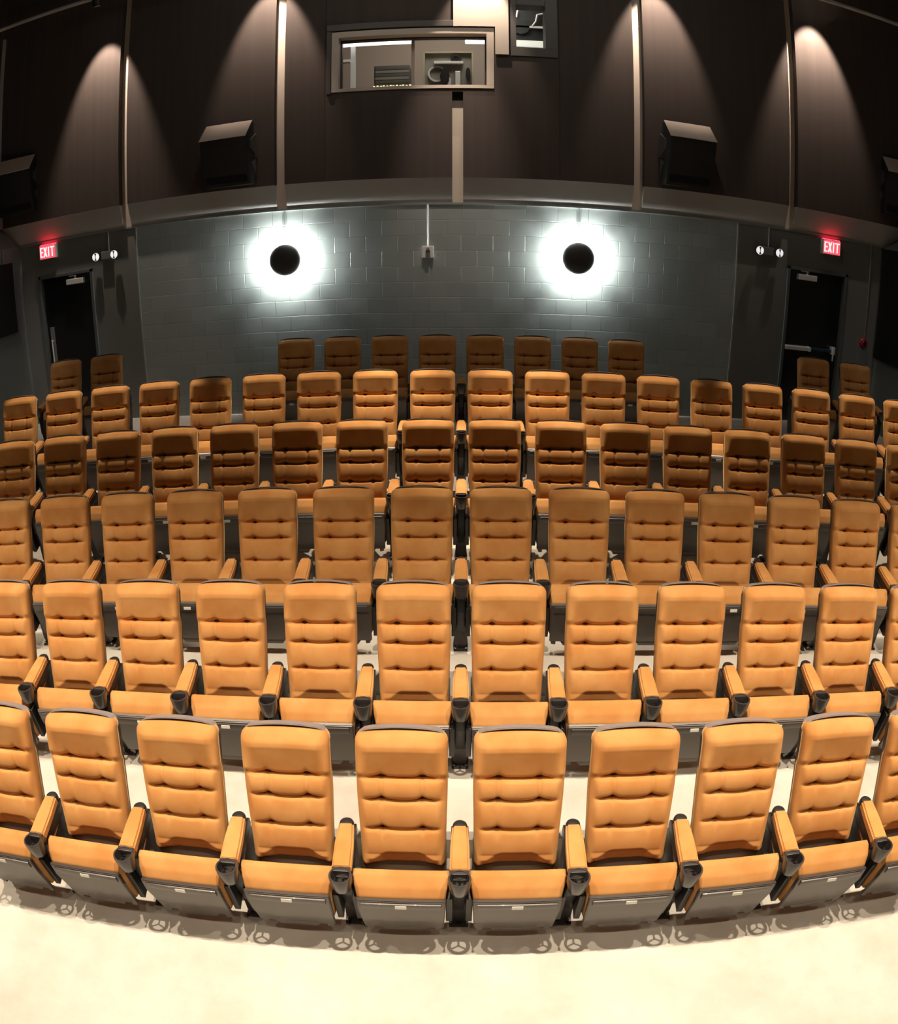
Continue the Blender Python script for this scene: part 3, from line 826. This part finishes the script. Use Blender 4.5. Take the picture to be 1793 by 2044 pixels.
bm = NB(); tube(bm, (.09, -.09, 2.17), (.14, -.09, 2.25), .012, 8); tube(bm, (.14, -.09, 2.25), (.16, -.09, 2.36), .012, 8); tube(bm, (.16, -.09, 2.36), (.24, -.09, 2.38), .014, 8); mesh_obj('film_guide', bm, WHITE, e)
bm = NB(); tube(bm, (-.13, -.09, 2.30), (-.11, -.09, 2.42), .014, 8); mesh_obj('film_guide', bm, WHITE, e)
# booth lighting and furniture
def fl(name, x0, x1, y, z, lb):
    e = empty(name, ((x0 + x1) / 2, y, z)); L = x1 - x0
    tag(e, lb, 'light fixture', 'fluorescent lights in the booth')
    bm = NB(); box(bm, -L / 2, L / 2, -.06, .06, .03, .09); mesh_obj('fixture_tray', bm, WHITE, e)
    bm = NB(); box(bm, -L / 2, L / 2, -.055, .055, -.07, .03, .01); mesh_obj('light_tube', bm, TUBE, e)
fl('fluorescent_light', -1.85, -.66, 10.2, 6.22, 'long bright fluorescent light at top left inside the booth')
fl('fluorescent_light', .06, .85, 10.2, 6.21, 'shorter fluorescent light at top right inside the booth')
area('booth_fill', (0, 9.45, 7.05), (0, 10.7, 5.2), 60, 1.2, (1, .90, .78))  # added front fill, lights the machine fronts behind the windows
bm = NB(); box(bm, -1.60, -1.53, 10.36, 10.42, 4.2, 6.18)
tag(mesh_obj('white_post', bm, WHITE), 'white vertical post at left inside the booth window', 'post')
bm = NB(); box(bm, -2.1, -1.60, 10.3, 10.42, 5.92, 5.96); tag(mesh_obj('wall_shelf', bm, WHITE), 'small white shelf left of the post in the booth', 'shelf')
e = empty('equipment_rack', (-.96, 10.0, 4.2)); tag(e, 'grey equipment rack standing in the middle of the booth window', 'equipment rack')
bm = NB(); box(bm, -.25, .25, 0, .5, 0, 1.55, .01); mesh_obj('rack_cabinet', bm, RACKM, e)
for k in range(5):
    bm = NB(); box(bm, -.235, .235, -.012, 0, 1.27 + .052 * k, 1.27 + .052 * k + .044, .003); mesh_obj('rack_unit', bm, PROJM if k % 2 else RACKM, e)
for k in range(12):
    bm = NB(); box(bm, -.26 + .045 * k + .004 * (k % 3), -.235 + .045 * k + .004 * (k % 3), -.03, -.012, 1.205 + .006 * (k % 2), 1.225 + .006 * (k % 2))
    o = mesh_obj('indicator_light', bm, LEDM, e); o['label'] = 'small amber light'
e = empty('film_projector', (-.17, 9.75, 4.2)); tag(e, 'pale film projector with dark reels behind the right half of the booth window', 'projector', 'projectors in the booth')
bm = NB(); box(bm, -.34, .33, .15, .8, .0, 1.72, .02); mesh_obj('projector_body', bm, PROJM, e)
bm = NB()
box(bm, -.345, -.325, .10, .15, 1.14, 1.70); box(bm, .315, .335, .10, .15, 1.14, 1.70); box(bm, -.345, .335, .10, .15, 1.69, 1.71)
mesh_obj('cabinet_edge', bm, mat('yellowed_edge', (.45, .40, .26), rough=.5), e)
bm = NB(); lathe(bm, [(.10, .02), (.125, .02), (.125, 0), (.10, 0), (.10, .02)], 32, Matrix.Translation((-.16, .14, 1.37)) @ Matrix.Rotation(PI / 2, 4, 'X')); mesh_obj('film_reel', bm, ALU, e)
bm = NB(); prism(bm, [(-.075, 1.18), (-.035, 1.20), (.0, 1.24), (.012, 1.34), (-.01, 1.42), (-.045, 1.49), (-.085, 1.42), (-.12, 1.33), (-.105, 1.24)], .06, .12, 'Y', .006); mesh_obj('lamp_house', bm, BLACK, e)
bm = NB(); lathe(bm, [(.035, .03), (.075, .03), (.075, 0), (.035, 0), (.035, .03)], 24, Matrix.Translation((.10, .13, 1.60)) @ Matrix.Rotation(PI / 2, 4, 'X')); mesh_obj('film_sprocket', bm, BLACK, e)
bm = NB(); lathe(bm, [(0, .03), (.10, .03), (.10, 0), (0, 0)], 24, Matrix.Translation((.265, .13, 1.36)) @ Matrix.Scale(.33, 4, (1, 0, 0)) @ Matrix.Rotation(PI / 2, 4, 'X')); mesh_obj('magazine_cover', bm, BLACK, e)
bm = NB(); box(bm, -.20, .20, .08, .15, 1.515, 1.555, .004); box(bm, -.02, .03, .08, .15, 1.08, 1.30, .01); box(bm, .09, .16, .08, .15, 1.15, 1.40, .01); mesh_obj('film_path', bm, ALU, e)

# ---------------------------------------------------------------- pipe with wall spotlights
bm = NB(); tube(bm, (UL, 8.35, 7.02), (UR, 8.35, 7.02), .032, 14)
tag(mesh_obj('lighting_pipe', bm, SOFFIT, autos=40), 'grey horizontal lighting pipe high across the back wall', 'pipe')
names = ['in the top left corner of the view', 'above the left inner column', 'above the booth windows', 'above the right inner column', 'above the far right column']
for n, (x, y, z) in enumerate(WASH):
    e = empty('wall_spotlight', (x, y, z)); tag(e, 'black can spotlight on the lighting pipe %s' % names[n], 'spotlight', 'spotlights on the lighting pipe')
    q = (Vector((x, y + .66, z - 2.05)) - Vector((x, y, z))).to_track_quat('-Z', 'Y').to_matrix().to_4x4()
    bm = NB(); lathe(bm, [(.045, -.06), (.062, -.06), (.066, .0), (.06, .14), (.0, .16)], 24, q); mesh_obj('lamp_can', bm, BLACK, e, autos=40)
    bm = NB(); lathe(bm, [(0, -.052), (.046, -.052), (.046, -.048), (0, -.048)], 24, q); o = mesh_obj('lens', bm, LENS, e); o['label'] = 'glowing lens'
    o.visible_shadow = True
